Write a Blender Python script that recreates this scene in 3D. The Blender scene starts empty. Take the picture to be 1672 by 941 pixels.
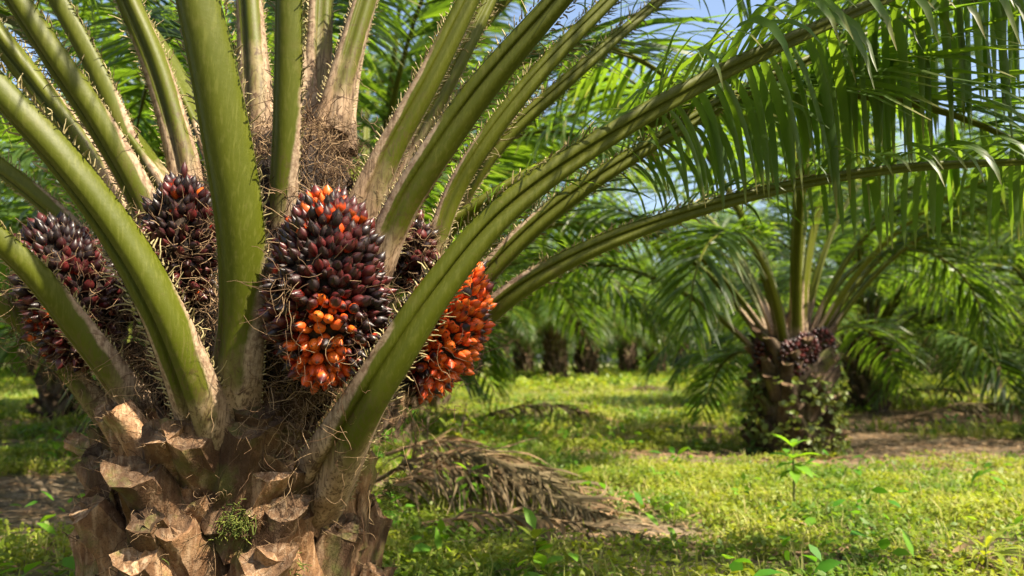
import bpy, math
import numpy as np
from mathutils import noise as mnoise, Vector

R = math.radians
SC = bpy.context.scene
COL = SC.collection

# ------------------------------------------------------------------ camera, sky, sun, exposure
CAM_Z, PITCH = 0.98, R(5.25)
FPX = 1672 * 28.0 / 36.0
cam_d = bpy.data.cameras.new('camera')
cam_d.lens = 28; cam_d.sensor_width = 36; cam_d.clip_start = 0.05; cam_d.clip_end = 2000
cam_d.dof.use_dof = True; cam_d.dof.focus_distance = 2.25; cam_d.dof.aperture_fstop = 2.6
cam = bpy.data.objects.new('camera', cam_d); COL.objects.link(cam)
cam.location = (0, 0, CAM_Z); cam.rotation_euler = (R(90) + PITCH, 0, 0)
SC.camera = cam

SUN = np.array([0.60, -0.34, 0.90]); SUN /= np.linalg.norm(SUN)
world = bpy.data.worlds.new('World'); SC.world = world; world.use_nodes = True
wn = world.node_tree.nodes; wl = world.node_tree.links
bg = wn['Background']; bg.inputs['Strength'].default_value = 0.092
sky = wn.new('ShaderNodeTexSky'); sky.sky_type = 'NISHITA'; sky.sun_disc = False
sky.sun_elevation = math.asin(SUN[2]); sky.sun_rotation = math.atan2(SUN[0], SUN[1])
sky.air_density = 1.0; sky.dust_density = 3.5; sky.ozone_density = 1.0
wl.new(sky.outputs[0], bg.inputs[0])
sun_d = bpy.data.lights.new('sun', 'SUN'); sun_d.energy = 5.0; sun_d.angle = R(0.6); sun_d.color = (1.0, 0.90, 0.71)
sun = bpy.data.objects.new('sun', sun_d); COL.objects.link(sun)
sun.rotation_euler = Vector(SUN).to_track_quat('Z', 'Y').to_euler(); sun.location = (20, -5, 30)

vs = SC.view_settings
vs.view_transform = 'Standard'; vs.look = 'None'; vs.gamma = 1.0; vs.exposure = 1.70; vs.use_curve_mapping = False
SC.cycles.use_denoising = True
SC.cycles.max_bounces = 8; SC.cycles.diffuse_bounces = 4; SC.cycles.glossy_bounces = 2; SC.cycles.transmission_bounces = 6
SC.cycles.caustics_reflective = False; SC.cycles.caustics_refractive = False

# ------------------------------------------------------------------ small maths
def rng(seed): return np.random.default_rng(seed)
def nrm(v): return v / np.maximum(np.linalg.norm(v, axis=-1, keepdims=True), 1e-9)
Z = np.array([0., 0, 1.])

def at(px, py, d):
    """world point seen at photo pixel (px, py) at ground distance d along +Y"""
    xr = (px - 836) / FPX; yr = (470.5 - py) / FPX
    dy = math.cos(PITCH) - yr * math.sin(PITCH); dz = math.sin(PITCH) + yr * math.cos(PITCH)
    return np.array([xr / dy * d, d, CAM_Z + dz / dy * d])

_T = rng(5).random((256, 256))
def vnoise(x, y, s=1.0, o=0.0):
    x = np.asarray(x, float) * s + o * 17.3 + 1000; y = np.asarray(y, float) * s + o * 9.1 + 1000
    xi = np.floor(x).astype(int); yi = np.floor(y).astype(int)
    fx = x - xi; fy = y - yi; fx = fx * fx * (3 - 2 * fx); fy = fy * fy * (3 - 2 * fy)
    g = lambda a, b: _T[a % 256, b % 256]
    return (g(xi, yi) * (1 - fx) + g(xi + 1, yi) * fx) * (1 - fy) + (g(xi, yi + 1) * (1 - fx) + g(xi + 1, yi + 1) * fx) * fy
def fbm(x, y, s=1.0, o=0.0):
    return (vnoise(x, y, s, o) + .5 * vnoise(x, y, s * 2.1, o + 1) + .25 * vnoise(x, y, s * 4.3, o + 2)) / 1.75

def sst(a, b, x):
    t = np.clip((x - a) / (b - a), 0, 1); return t * t * (3 - 2 * t)

def spline(cps, n):
    """Catmull-Rom through rows of cps, n samples"""
    c = np.asarray(cps, float)
    c = np.vstack([2 * c[0] - c[1], c, 2 * c[-1] - c[-2]])
    m = len(c) - 3
    u = np.linspace(0, m - 1e-6, n); i = u.astype(int); t = (u - i)[:, None]
    p0, p1, p2, p3 = c[i], c[i + 1], c[i + 2], c[i + 3]
    return .5 * (2 * p1 + (p2 - p0) * t + (2 * p0 - 5 * p1 + 4 * p2 - p3) * t ** 2 + (3 * p1 - p0 - 3 * p2 + p3) * t ** 3)

# ------------------------------------------------------------------ mesh builder
class MB:
    def __init__(self): self.v = []; self.f = []; self.m = []; self.a = {}; self.n = 0
    def add(self, verts, quads, mat=0, **attrs):
        verts = np.asarray(verts, float).reshape(-1, 3); quads = np.asarray(quads, int).reshape(-1, 4)
        for k in attrs:
            if k not in self.a: self.a[k] = [np.zeros(self.n)]
        for k in self.a:
            val = attrs.get(k, 0.0)
            self.a[k].append(np.broadcast_to(np.asarray(val, float).reshape(-1) if np.ndim(val) else val, (len(verts),)))
        self.v.append(verts); self.f.append(quads + self.n); self.m.append(np.full(len(quads), mat)); self.n += len(verts)
    def mesh(self, name, mats, smooth=True, sharp=0):
        v = np.vstack(self.v); f = np.vstack(self.f); m = np.concatenate(self.m)
        tri = f[:, 2] == f[:, 3]
        cnt = np.where(tri, 3, 4); start = np.concatenate([[0], np.cumsum(cnt)[:-1]])
        keep = np.ones(f.shape, bool); keep[tri, 3] = False
        me = bpy.data.meshes.new(name)
        me.vertices.add(len(v)); me.vertices.foreach_set('co', v.astype(np.float32).ravel())
        li = f[keep]
        me.loops.add(len(li)); me.loops.foreach_set('vertex_index', li.astype(np.int32))
        me.polygons.add(len(f)); me.polygons.foreach_set('loop_start', start.astype(np.int32))
        me.polygons.foreach_set('material_index', m.astype(np.int32))
        me.polygons.foreach_set('use_smooth', np.full(len(f), smooth))
        for k, l in self.a.items():
            at_ = me.attributes.new(k, 'FLOAT', 'POINT'); at_.data.foreach_set('value', np.concatenate(l).astype(np.float32))
        for mt in mats: me.materials.append(mt)
        me.update(calc_edges=True)
        if sharp: me.set_sharp_from_angle(angle=R(sharp))
        return me
    def obj(self, name, mats, parent=None, smooth=True, sharp=0):
        return link(name, self.mesh(name, mats, smooth, sharp), parent)

def link(name, me, parent=None, loc=None, rot=None, scale=None):
    o = bpy.data.objects.new(name, me); COL.objects.link(o)
    if parent is not None: o.parent = parent
    if loc is not None: o.location = loc
    if rot is not None: o.rotation_euler = rot
    if scale is not None: o.scale = (scale,) * 3 if np.ndim(scale) == 0 else scale
    return o
def tag(o, label=None, cat=None, group=None, kind=None):
    if label: o['label'] = label
    if cat: o['category'] = cat
    if group: o['group'] = group
    if kind: o['kind'] = kind
    return o
def thing(name, label, cat, loc=(0, 0, 0), rz=0, group=None):
    o = bpy.data.objects.new(name, None); COL.objects.link(o); o.location = loc; o.rotation_euler = (0, 0, rz)
    o.empty_display_size = .2
    return tag(o, label, cat, group)

def grid_quads(rows, cols, closed=False):
    """quads of a rows x cols vertex grid; closed joins the last column to the first"""
    r = np.arange(rows - 1)[:, None]; c = np.arange(cols if closed else cols - 1)[None]
    a = r * cols + c; b = r * cols + (c + 1) % cols
    return np.stack([a, b, b + cols, a + cols], -1).reshape(-1, 4)

def tubes(mb, P, rad, sides=3, mat=0, **attrs):
    """P (M,K,3) polylines, rad (M,K) -> thin tubes"""
    M, K, _ = P.shape
    T = nrm(np.gradient(P, axis=1)); ref = np.where(np.abs(T[..., 2:3]) > .9, np.array([1., 0, 0]), Z)
    A = nrm(np.cross(T, ref)); B = np.cross(T, A)
    an = np.arange(sides) * 2 * math.pi / sides
    V = P[:, :, None] + rad[:, :, None, None] * (A[:, :, None] * np.cos(an)[None, None, :, None] + B[:, :, None] * np.sin(an)[None, None, :, None])
    q = grid_quads(K, sides, True)
    Q = (q[None] + (np.arange(M) * K * sides)[:, None, None]).reshape(-1, 4)
    at_ = {k: np.repeat(np.asarray(v, float).reshape(M, -1), K * sides // np.asarray(v, float).reshape(M, -1).shape[1], axis=1).ravel() for k, v in attrs.items()}
    mb.add(V.reshape(-1, 3), Q, mat, **at_)

def strips(mb, P0, D0, W0, length, width, K=5, fold=0.0, grav=0.5, curl=None, mat=0, prof=None, seed=0, tipcol=None, upn=None):
    """narrow leaf blades: M of them, K rings each, drooping with grav"""
    M = len(P0); r = rng(seed)
    length = np.broadcast_to(length, M); width = np.broadcast_to(width, M); grav = np.broadcast_to(grav, M)
    if prof is None: prof = np.interp(np.linspace(0, 1, K), [0, .12, .35, .75, 1], [.45, .85, 1, .7, .05])
    C = 3 if fold else 2
    P = P0.copy(); D = nrm(D0); V = np.empty((M, K, C, 3)); tt = np.empty((M, K, C))
    seg = (length / (K - 1))[:, None]
    for k in range(K):
        W = nrm(W0 - D * np.sum(W0 * D, -1, keepdims=True))
        hw = (width * .5 * prof[k])[:, None]
        if C == 3:
            N = np.cross(W, D); N *= np.where(N[:, 2:3] < 0, -1, 1)
            V[:, k, 0] = P - W * hw; V[:, k, 1] = P - N * hw * fold; V[:, k, 2] = P + W * hw
        else:
            V[:, k, 0] = P - W * hw; V[:, k, 1] = P + W * hw
        tt[:, k] = k / (K - 1)
        P = P + D * seg
        g = (grav * (.5 + 1.0 * k / (K - 1)) * 1.6 / (K - 1))[:, None]
        D = D - Z * g
        if curl is not None: D = D + curl * (1.2 / (K - 1))
        D = nrm(D)
    q = grid_quads(K, C); Q = (q[None] + (np.arange(M) * K * C)[:, None, None]).reshape(-1, 4)
    rn = np.repeat(r.random(M), K * C)
    mb.add(V.reshape(-1, 3), Q, mat, tip=tt.ravel(), rnd=rn)

# ------------------------------------------------------------------ materials
def mat_new(name):
    m = bpy.data.materials.new(name); m.use_nodes = True
    nt = m.node_tree; nt.nodes.clear()
    out = nt.nodes.new('ShaderNodeOutputMaterial')
    class N: pass
    n = N(); n.nt = nt; n.m = m; n.out = out
    def node(t, **kw):
        x = nt.nodes.new(t)
        for k, v in kw.items(): setattr(x, k, v)
        return x
    def ln(a, b): nt.links.new(a, b)
    n.node = node; n.ln = ln
    n.attr = lambda k: node('ShaderNodeAttribute', attribute_name=k).outputs['Fac']
    def mix(f, a, b, mode='MIX'):
        x = node('ShaderNodeMix', data_type='RGBA', blend_type=mode)
        for sock, val in ((x.inputs[0], f), (x.inputs[6], a), (x.inputs[7], b)):
            if hasattr(val, 'is_linked') or hasattr(val, 'links'): ln(val, sock)
            else: sock.default_value = val if np.ndim(val) == 0 else (*val, 1)
        return x.outputs[2]
    n.mix = mix
    def mth(op, a, b=None, c=None, clamp=False):
        x = node('ShaderNodeMath', operation=op, use_clamp=clamp)
        for i, val in enumerate((a, b, c)):
            if val is None: continue
            if hasattr(val, 'links'): ln(val, x.inputs[i])
            else: x.inputs[i].default_value = val
        return x.outputs[0]
    n.mth = mth
    def ramp(f, stops):
        x = node('ShaderNodeValToRGB'); e = x.color_ramp.elements
        while len(e) < len(stops): e.new(.5)
        for i, (p, c) in enumerate(stops):
            e[i].position = p; e[i].color = (*c, 1) if np.ndim(c) else (c, c, c, 1)
        ln(f, x.inputs[0]); return x.outputs[0]
    n.ramp = ramp
    def noise(scale, detail=4, rough=.55, dist=0, stretch=None, coord='Object'):
        x = node('ShaderNodeTexNoise'); x.inputs['Scale'].default_value = scale
        x.inputs['Detail'].default_value = detail; x.inputs['Roughness'].default_value = rough; x.inputs['Distortion'].default_value = dist
        tc = node('ShaderNodeTexCoord'); src = tc.outputs[coord]
        if stretch:
            mp = node('ShaderNodeMapping'); mp.inputs['Scale'].default_value = stretch; ln(src, mp.inputs[0]); src = mp.outputs[0]
        ln(src, x.inputs['Vector']); return x.outputs['Fac']
    n.noise = noise
    def bump(h, strength=.4, dist=.01):
        x = node('ShaderNodeBump'); x.inputs['Strength'].default_value = strength; x.inputs['Distance'].default_value = dist
        ln(h, x.inputs['Height']); return x.outputs[0]
    n.bump = bump
    def pbr(col, rough=.6, spec=.4, normal=None, coat=0):
        x = node('ShaderNodeBsdfPrincipled')
        for sock, val in ((x.inputs['Base Color'], col), (x.inputs['Roughness'], rough)):
            if hasattr(val, 'links'): ln(val, sock)
            else: sock.default_value = (*val, 1) if np.ndim(val) else val
        x.inputs['Specular IOR Level'].default_value = spec
        if coat: x.inputs['Coat Weight'].default_value = coat; x.inputs['Coat Roughness'].default_value = .12
        if normal is not None: ln(normal, x.inputs['Normal'])
        return x.outputs[0]
    n.pbr = pbr
    n.done = lambda s: (ln(s, out.inputs[0]), m)[1]
    return n

def leaf_mat(name, dark, light, dry, trans, tw=.42, tip0=.86, tip1=1.0, rough=.42, spec=.45, objvar=True):
    n = mat_new(name)
    c = n.mix(n.attr('rnd'), dark, light)
    oi = n.node('ShaderNodeObjectInfo').outputs['Random']
    f = n.mth('MULTIPLY', n.noise(2.5, 2), .9)
    c = n.mix(f, c, tuple(np.array(light) * 1.15))
    if not objvar:                                                   # patches of a darker tone
        pt = n.ramp(n.noise(1.1, 4, .6), [(.46, 0.), (.58, .85)]); c = n.mix(pt, c, tuple(np.array(dark) * np.array([.55, .85, .8])))
    mr = n.node('ShaderNodeMapRange'); n.ln(n.attr('tip'), mr.inputs[0]); mr.inputs[1].default_value = tip0; mr.inputs[2].default_value = tip1
    dryf = n.mth('MULTIPLY', mr.outputs[0], n.mth('MULTIPLY', n.attr('rnd'), .9))
    c = n.mix(dryf, c, dry)
    t = n.mix(n.attr('rnd'), trans, tuple(np.array(trans) * np.array([1.35, 1.15, .8])))
    if not objvar: t = n.mix(pt, t, tuple(np.array(trans) * np.array([.5, .8, .8])))
    t = n.mix(dryf, t, tuple(np.array(dry) * 1.3))
    if objvar:
        g = n.mth('MULTIPLY_ADD', oi, .5, .75)
        hs = n.node('ShaderNodeHueSaturation'); n.ln(g, hs.inputs['Value']); n.ln(c, hs.inputs['Color']); c = hs.outputs[0]
    s1 = n.pbr(c, rough, spec)
    tr = n.node('ShaderNodeBsdfTranslucent'); n.ln(t, tr.inputs[0])
    mx = n.node('ShaderNodeMixShader'); mx.inputs[0].default_value = tw
    n.ln(s1, mx.inputs[1]); n.ln(tr.outputs[0], mx.inputs[2])
    return n.done(mx.outputs[0])

M_LEAF = leaf_mat('palm leaflet', (.024, .050, .012), (.056, .098, .019), (.30, .24, .07), (.17, .31, .018), tw=.5, tip0=.78)
M_WEED = leaf_mat('weed leaf', (.10, .145, .012), (.22, .25, .030), (.34, .28, .06), (.34, .42, .025), tw=.4, tip0=.8, rough=.5, spec=.3, objvar=False)
M_GRASS = leaf_mat('grass blade', (.14, .17, .018), (.28, .29, .05), (.46, .37, .17), (.40, .46, .03), tw=.38, tip0=.1, rough=.55, spec=.25, objvar=False)
M_SAP = leaf_mat('sapling leaf', (.07, .17, .014), (.12, .24, .02), (.2, .26, .05), (.28, .50, .02), tw=.4, tip0=.95, rough=.55, spec=.2, objvar=False)
M_DRY = leaf_mat('dry leaflet', (.115, .064, .032), (.31, .195, .105), (.40, .29, .18), (.24, .16, .09), tw=.15, tip0=.5, rough=.75, spec=.2, objvar=False)
M_IVY = leaf_mat('creeper leaf', (.05, .085, .015), (.12, .15, .025), (.26, .2, .05), (.22, .28, .03), tw=.3, tip0=.7, rough=.45, objvar=False)

def petiole_mat():
    n = mat_new('palm stalk')
    ed, di = n.attr('edge'), n.attr('dist')
    ov = n.attr('tone')
    nz = n.noise(9, 5, .6); nz2 = n.noise(60, 3, .6); st = n.noise(26, 3, .5, 0, (1, 1, .12))
    green = n.mix(ov, (.042, .052, .0006), (.080, .090, .004))
    green = n.mix(n.mth('MULTIPLY', nz, .55), green, (.092, .096, .003))
    green = n.mix(n.mth('MULTIPLY', st, .35), green, (.035, .046, .002))
    sc_ = n.noise(34, 4, .65, .8); bl = n.noise(5, 3, .6, .5); ft = n.noise(120, 2, .6, 0, (1, 1, .10))
    green = n.mix(n.ramp(ft, [(.50, 0.), (.68, .45)]), green, (.11, .115, .02))
    green = n.mix(n.ramp(sc_, [(.62, 0.), (.72, .28)]), green, (.13, .105, .04))
    green = n.mix(n.ramp(sc_, [(.28, .35), (.37, 0.)]), green, (.03, .034, .004))
    green = n.mix(n.ramp(bl, [(.60, 0.), (.76, .4)]), green, (.11, .085, .025))
    tan = n.mix(nz, (.20, .135, .085), (.42, .32, .215))
    tan = n.mix(n.ramp(nz2, [(.45, 0.), (.62, .75)]), tan, (.13, .075, .045))
    brown = n.mix(nz, (.10, .055, .03), (.33, .22, .135))
    brown = n.mix(n.ramp(st, [(.42, 0.), (.65, .8)]), brown, (.40, .29, .19))
    # tan edges widen towards the foot of the stalk
    foot = n.mth('SUBTRACT', 1.0, n.mth('DIVIDE', di, .62), clamp=True)
    f = n.mth('ADD', n.mth('MULTIPLY', ed, .85), n.mth('MULTIPLY', foot, .85))
    f = n.mth('ADD', f, n.mth('MULTIPLY_ADD', nz, .5, -.25))
    f = n.mth('ADD', f, n.mth('MULTIPLY_ADD', st, .3, -.15))
    c = n.mix(n.ramp(f, [(.70, 0.), (.86, 1.)]), green, tan)
    f2 = n.mth('ADD', n.mth('MULTIPLY', foot, 1.0), n.mth('MULTIPLY_ADD', nz, .6, -.3))
    c = n.mix(n.ramp(f2, [(.62, 0.), (.9, .9)]), c, brown)
    c = n.mix(n.mth('MULTIPLY', n.ramp(f2, [(.3, 0.), (.8, 1.)]), n.ramp(ft, [(.5, 0.), (.62, .7)])), c, (.06, .032, .016))
    c = n.mix(n.mth('MULTIPLY', n.ramp(f2, [(.3, 0.), (.8, 1.)]), n.ramp(sc_, [(.56, 0.), (.64, .8)])), c, (.05, .026, .014))
    h = n.mth('ADD', n.mth('MULTIPLY', st, .7), n.mth('MULTIPLY', nz2, .35))
    rg = n.mth('MULTIPLY_ADD', n.ramp(f, [(.6, 0.), (.9, 1.)]), .25, .50)
    return n.done(n.pbr(c, rg, .22, n.bump(h, .30, .006)))
M_STALK = petiole_mat()

def bark_mat(name, a, b, hi, moss=.0, scale=14, coord='Object', vary=0):
    n = mat_new(name)
    nz = n.noise(scale, 6, .62, .6, coord=coord); big = n.noise(scale * .28, 3, .5, coord=coord); fib = n.noise(scale * 2.2, 4, .6, .3, (1, 1, .18), coord)
    fine = n.noise(scale * 9, 3, .6, coord=coord)
    c = n.mix(n.ramp(nz, [(.3, 0.), (.7, 1.)]), a, b)
    c = n.mix(n.ramp(fib, [(.48, 0.), (.7, .75)]), c, hi)
    c = n.mix(n.ramp(big, [(.40, .75), (.58, 0.)]), c, tuple(np.array(a) * .45))
    c = n.mix(n.ramp(fine, [(.52, 0.), (.66, .55)]), c, tuple(np.array(a) * .35))
    if moss:
        c = n.mix(n.ramp(n.noise(scale * .35, 4, .6, coord=coord), [(.60 - moss * .2, 0.), (.72 - moss * .15, .7)]), c, (.11, .12, .025))
    if vary:
        hs = n.node('ShaderNodeHueSaturation'); oi = n.node('ShaderNodeObjectInfo').outputs['Random']
        n.ln(n.mth('MULTIPLY_ADD', oi, vary, .92 - vary * .5), hs.inputs['Value']); n.ln(c, hs.inputs['Color']); c = hs.outputs[0]
    h = n.mth('ADD', n.mth('MULTIPLY', fib, .6), n.mth('ADD', n.mth('MULTIPLY', nz, .5), n.mth('MULTIPLY', fine, .25)))
    return n.done(n.pbr(c, .78, .22, n.bump(h, .75, .012)))
M_STUB = bark_mat('cut leaf base', (.10, .046, .020), (.26, .140, .066), (.43, .29, .175), .25, 20, vary=1.0)
M_STUBCUT = bark_mat('cut leaf base face', (.10, .050, .024), (.27, .155, .078), (.44, .32, .21), .15, 34, vary=.9)
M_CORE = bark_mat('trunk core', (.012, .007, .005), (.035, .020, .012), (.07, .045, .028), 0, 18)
M_BARK = bark_mat('old palm trunk', (.045, .028, .018), (.12, .078, .048), (.22, .16, .10), .35, 12)
M_TWIG = bark_mat('twig', (.09, .06, .04), (.2, .15, .1), (.3, .24, .17), 0, 30)

def fibre_mat():
    n = mat_new('palm fibre')
    c = n.mix(n.ramp(n.attr('rnd'), [(.3, 0.), (1., 1.)]), (.075, .040, .020), (.33, .22, .12))
    return n.done(n.pbr(c, .75, .2))
M_FIBRE = fibre_mat()
def spine_mat():
    n = mat_new('stalk spine')
    c = n.mix(n.attr('rnd'), (.17, .13, .05), (.36, .30, .15))
    return n.done(n.pbr(c, .6, .3))
M_SPINE = spine_mat()

def fruit_mat(name, per_object):
    n = mat_new(name)
    if per_object:
        oi = n.node('ShaderNodeObjectInfo'); ripe = n.node('ShaderNodeSeparateColor'); n.ln(oi.outputs['Color'], ripe.inputs[0])
        ripeness, rnd = ripe.outputs[0], ripe.outputs[1]
    else:
        ripeness, rnd = n.attr('ripe'), n.attr('rnd')
    ax = n.attr('axis')
    nz = n.noise(45, 4, .6); st = n.noise(24, 3, .6)
    orange = n.mix(rnd, (.48, .045, .005), (.58, .115, .008))
    red = n.mix(rnd, (.26, .011, .006), (.44, .028, .006))
    dark = n.mix(n.ramp(rnd, [(.35, 0.), (1., 1.)]), (.010, .003, .004), (.085, .008, .008))
    warm = n.mix(n.ramp(n.mth('ADD', n.mth('MULTIPLY', st, .8), n.mth('MULTIPLY', ripeness, -.55)), [(-.0, 0.), (.22, 1.)]), orange, red)
    # dark cap creeps from the tip; riper fruit shows less of it
    cap = n.mth('ADD', ax, n.mth('MULTIPLY_ADD', nz, .5, -.25))
    cap = n.mth('SUBTRACT', cap, n.mth('MULTIPLY_ADD', ripeness, 1.15, -.12))
    c = n.mix(n.ramp(cap, [(.0, 0.), (.16, 1.)]), warm, dark)
    c = n.mix(n.ramp(n.mth('MULTIPLY', ax, ax), [(.88, 0.), (.97, .9)]), c, (.03, .018, .01))
    sp = n.noise(160, 2, .5)
    c = n.mix(n.ramp(sp, [(.62, 0.), (.72, .6)]), c, (.10, .05, .02))
    return n.done(n.pbr(c, n.mth('MULTIPLY_ADD', n.noise(18, 3, .6), .6, .16), .4, n.bump(nz, .25, .003), coat=.06))
M_FRUIT = fruit_mat('palm fruit', True); M_FRUITS = fruit_mat('palm fruit mass', False)

def ground_mat():
    n = mat_new('plantation soil')
    nz = n.noise(1.3, 6, .65); fn = n.noise(24, 6, .7); lt = n.noise(60, 4, .7, 1.5, (1, .35, 1))
    c = n.mix(nz, (.12, .085, .055), (.24, .18, .115))
    c = n.mix(n.ramp(lt, [(.5, 0.), (.66, .8)]), c, (.38, .29, .19))
    c = n.mix(n.ramp(fn, [(.35, .8), (.55, 0.)]), c, (.06, .042, .028))
    veg = n.mix(fn, (.06, .095, .018), (.16, .20, .035))
    c = n.mix(n.mth('MULTIPLY', n.attr('veg'), n.ramp(n.noise(7, 5, .7), [(.3, .35), (.6, 1.)])), c, veg)
    h = n.mth('ADD', fn, n.mth('MULTIPLY', lt, .6))
    return n.done(n.pbr(c, .9, .15, n.bump(h, .7, .03)))
M_GROUND = ground_mat()

# ------------------------------------------------------------------ ground
def gz(x, y):
    return .10 * (fbm(x, y, .25, 3) - .5) + .05 * (fbm(x, y, 1.1, 7) - .5)
def veg_mask(x, y):
    """0 bare litter .. 1 covered by grass and weeds"""
    m = sst(.44, .62, fbm(x, y, .55, 1) + .07)
    m = np.maximum(m, sst(.45, .6, fbm(x, y, 1.7, 11)) * .8)
    def blob(cx, cy, rx, ry): return np.exp(-(((x - cx) / rx) ** 2 + ((y - cy) / ry) ** 2))
    bare = np.zeros_like(np.asarray(x, float))
    for cx, cy, rx, ry in ((-2.9, 5.9, 1.5, 1.1), (5.4, 8.9, 3.4, 1.3), (8.2, 12.6, 3.6, 2.4), (4.0, 10.6, 1.8, .6), (1.2, 10.0, 1.3, .4), (3.4, 24, 4, 2.2), (1.5, 17, 3, 1.0), (3.6, 7.7, 1.4, .35), (.3, 5.9, .9, .4), (1.6, 8.3, 1.5, .7), (.6, 4.6, .7, .5), (-3.4, 7.6, 1.2, .6), (.9, 3.75, .7, .2), (2.3, 7.4, 1.4, .3), (4.4, 6.9, 1.6, .4), (2.0, 11.5, 2.2, .6), (5.5, 12, 3, .7)):
        bare = np.maximum(bare, blob(cx, cy, rx, ry))
    m = np.maximum(m, sst(8.0, 6.4, y) * sst(.2, 1.2, x) * (.30 + .75 * sst(.34, .56, fbm(x, y, 1.2, 8))))
    return np.clip(m - 1.3 * bare + .25 * (fbm(x, y, 2.4, 4) - .5), 0, 1)

def axis(n, near, far, p=3.2):
    u = np.linspace(-1, 1, n); return np.sign(u) * (near * np.abs(u) + (far - near) * np.abs(u) ** p)
gx = axis(320, 9, 500, 5); gy = axis(320, 9, 500, 5) + 7
GX, GY = np.meshgrid(gx, gy)
mb = MB()
mb.add(np.stack([GX, GY, gz(GX, GY)], -1).reshape(-1, 3), grid_quads(320, 320), 0, veg=veg_mask(GX, GY).ravel())
g = mb.obj('ground', [M_GROUND]); tag(g, 'flat plantation soil with brown litter and green patches', 'ground', kind='structure')

# ------------------------------------------------------------------ ground cover (uncountable: one object each)
def wedge(n, d0, d1, r, margin=1.2, side=.70):
    d = np.sqrt(d0 ** 2 + (d1 ** 2 - d0 ** 2) * r.random(n))
    x = (r.random(n) * 2 - 1) * (side * d + margin)
    return x, d
def cover(name, label, mat, n, d0, d1, leaves, lsize, height, seed, blade=False, thr=.25, cat='weeds'):
    r = rng(seed); x, y = wedge(n, d0, d1, r)
    v = veg_mask(x, y); keep = (v > thr * .4 + r.random(n) * (.9 - thr * .4)) & ((x + .9) ** 2 + (y - 2.7) ** 2 > .33)
    x, y, v = x[keep], y[keep], v[keep]
    hs = .45 + 1.1 * fbm(x, y, .9, 21)
    n = len(x); L = leaves
    X = np.repeat(x, L); Y = np.repeat(y, L); H = np.repeat(hs, L) * height * (.3 + .9 * r.random(n * L))
    az = r.random(n * L) * 2 * math.pi; rad = np.abs(r.normal(0, 1, n * L)) * lsize * (1.1 if not blade else .35)
    X = X + np.cos(az) * rad; Y = Y + np.sin(az) * rad
    mbx = MB()
    if blade:
        P = np.stack([X, Y, gz(X, Y) - .005], -1)
        el = R(50) + r.random(n * L) * R(40)
        D = np.stack([np.cos(az) * np.cos(el), np.sin(az) * np.cos(el), np.sin(el)], -1)
        a2 = az + 1.57 + r.normal(0, .6, n * L)
        W = np.stack([np.cos(a2), np.sin(a2), 0 * a2], -1)
        strips(mbx, P, D, W, H, lsize * .16 * (.6 + .8 * r.random(n * L)), K=4, grav=1.0 + 1.2 * r.random(n * L), seed=seed,
               prof=np.array([.8, 1, .7, .05]))
    else:
        P = np.stack([X, Y, gz(X, Y) + H * .8 - .01], -1)
        el = r.normal(.15, .5, n * L)
        D = np.stack([np.cos(az) * np.cos(el), np.sin(az) * np.cos(el), np.sin(el)], -1)
        tl = r.normal(0, .45, n * L)
        W = np.stack([-np.sin(az) * np.cos(tl), np.cos(az) * np.cos(tl), np.sin(tl)], -1)
        ls = lsize * (.55 + .9 * r.random(n * L))
        strips(mbx, P, D, W, ls, ls * .52, K=4, grav=.7, seed=seed, prof=np.array([.12, .95, .75, .03]))
    return tag(mbx.obj(name, [mat]), label, cat, kind='stuff')
cover('weed_cover', 'creeping broad leaved weeds spreading over the near ground', M_WEED, 40000, 2.6, 9.5, 8, .034, .12, 31)
cover('broadleaf_cover', 'ankle high broad leaved weeds dotted among the near weeds', M_SAP, 380, 2.8, 14, 9, .085, .26, 36, thr=.4)
cover('grass', 'thin green grass blades among the near weeds', M_GRASS, 14000, 2.6, 11, 6, .06, .16, 32, blade=True, cat='grass')
cover('far_weed_cover', 'low leafy weeds covering the ground between the palms', M_WEED, 26000, 9, 26, 6, .085, .17, 33, cat='weeds')
cover('far_grass', 'sunlit grass covering the ground between the palms', M_GRASS, 24000, 10, 30, 5, .12, .24, 34, blade=True, cat='grass')
cover('distant_undergrowth', 'bright green undergrowth at the far end of the rows', M_WEED, 24000, 25, 75, 6, .22, .42, 35, thr=.0, cat='undergrowth')
# dry litter
r = rng(40); x, y = wedge(60000, 2.6, 18, r); v = veg_mask(x, y); k = (v < 1.0 * r.random(len(x)) + .12); x, y = x[k], y[k]
az = r.normal(0, .9, len(x)) + (r.random(len(x)) > .5) * math.pi
mb = MB()
el = r.normal(.04, .12, len(x))
strips(mb, np.stack([x, y, gz(x, y) + .008 + .05 * v[k] * r.random(len(x)) + .012 * r.random(len(x))], -1), np.stack([np.cos(az), np.sin(az), el], -1),
       np.stack([-np.sin(az), np.cos(az), r.normal(0, .3, len(x))], -1), .06 + .22 * r.random(len(x)) ** 2, .012 + .012 * r.random(len(x)), K=3, grav=.1, seed=41, prof=np.array([.6, 1, .2]))
tag(mb.obj('leaf_litter', [M_DRY]), 'dry brown leaf litter scattered on the bare ground', 'litter', kind='stuff')

# ------------------------------------------------------------------ palm fronds
PROF_B = np.array([-.50, -.43, -.32, -.22, -.165, -.10, .10, .32, .44, .50, .43, .22, 0, -.22, -.43])
PROF_N = np.array([-.02, .10, .20, .19, .12, .36, .41, .29, .12, -.02, -.11, -.08, -.04, -.08, -.11])
PROF_E = np.array([1., .9, .2, .05, .0, .0, .0, .12, .75, 1., 1., .85, .8, .85, 1.])

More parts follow.
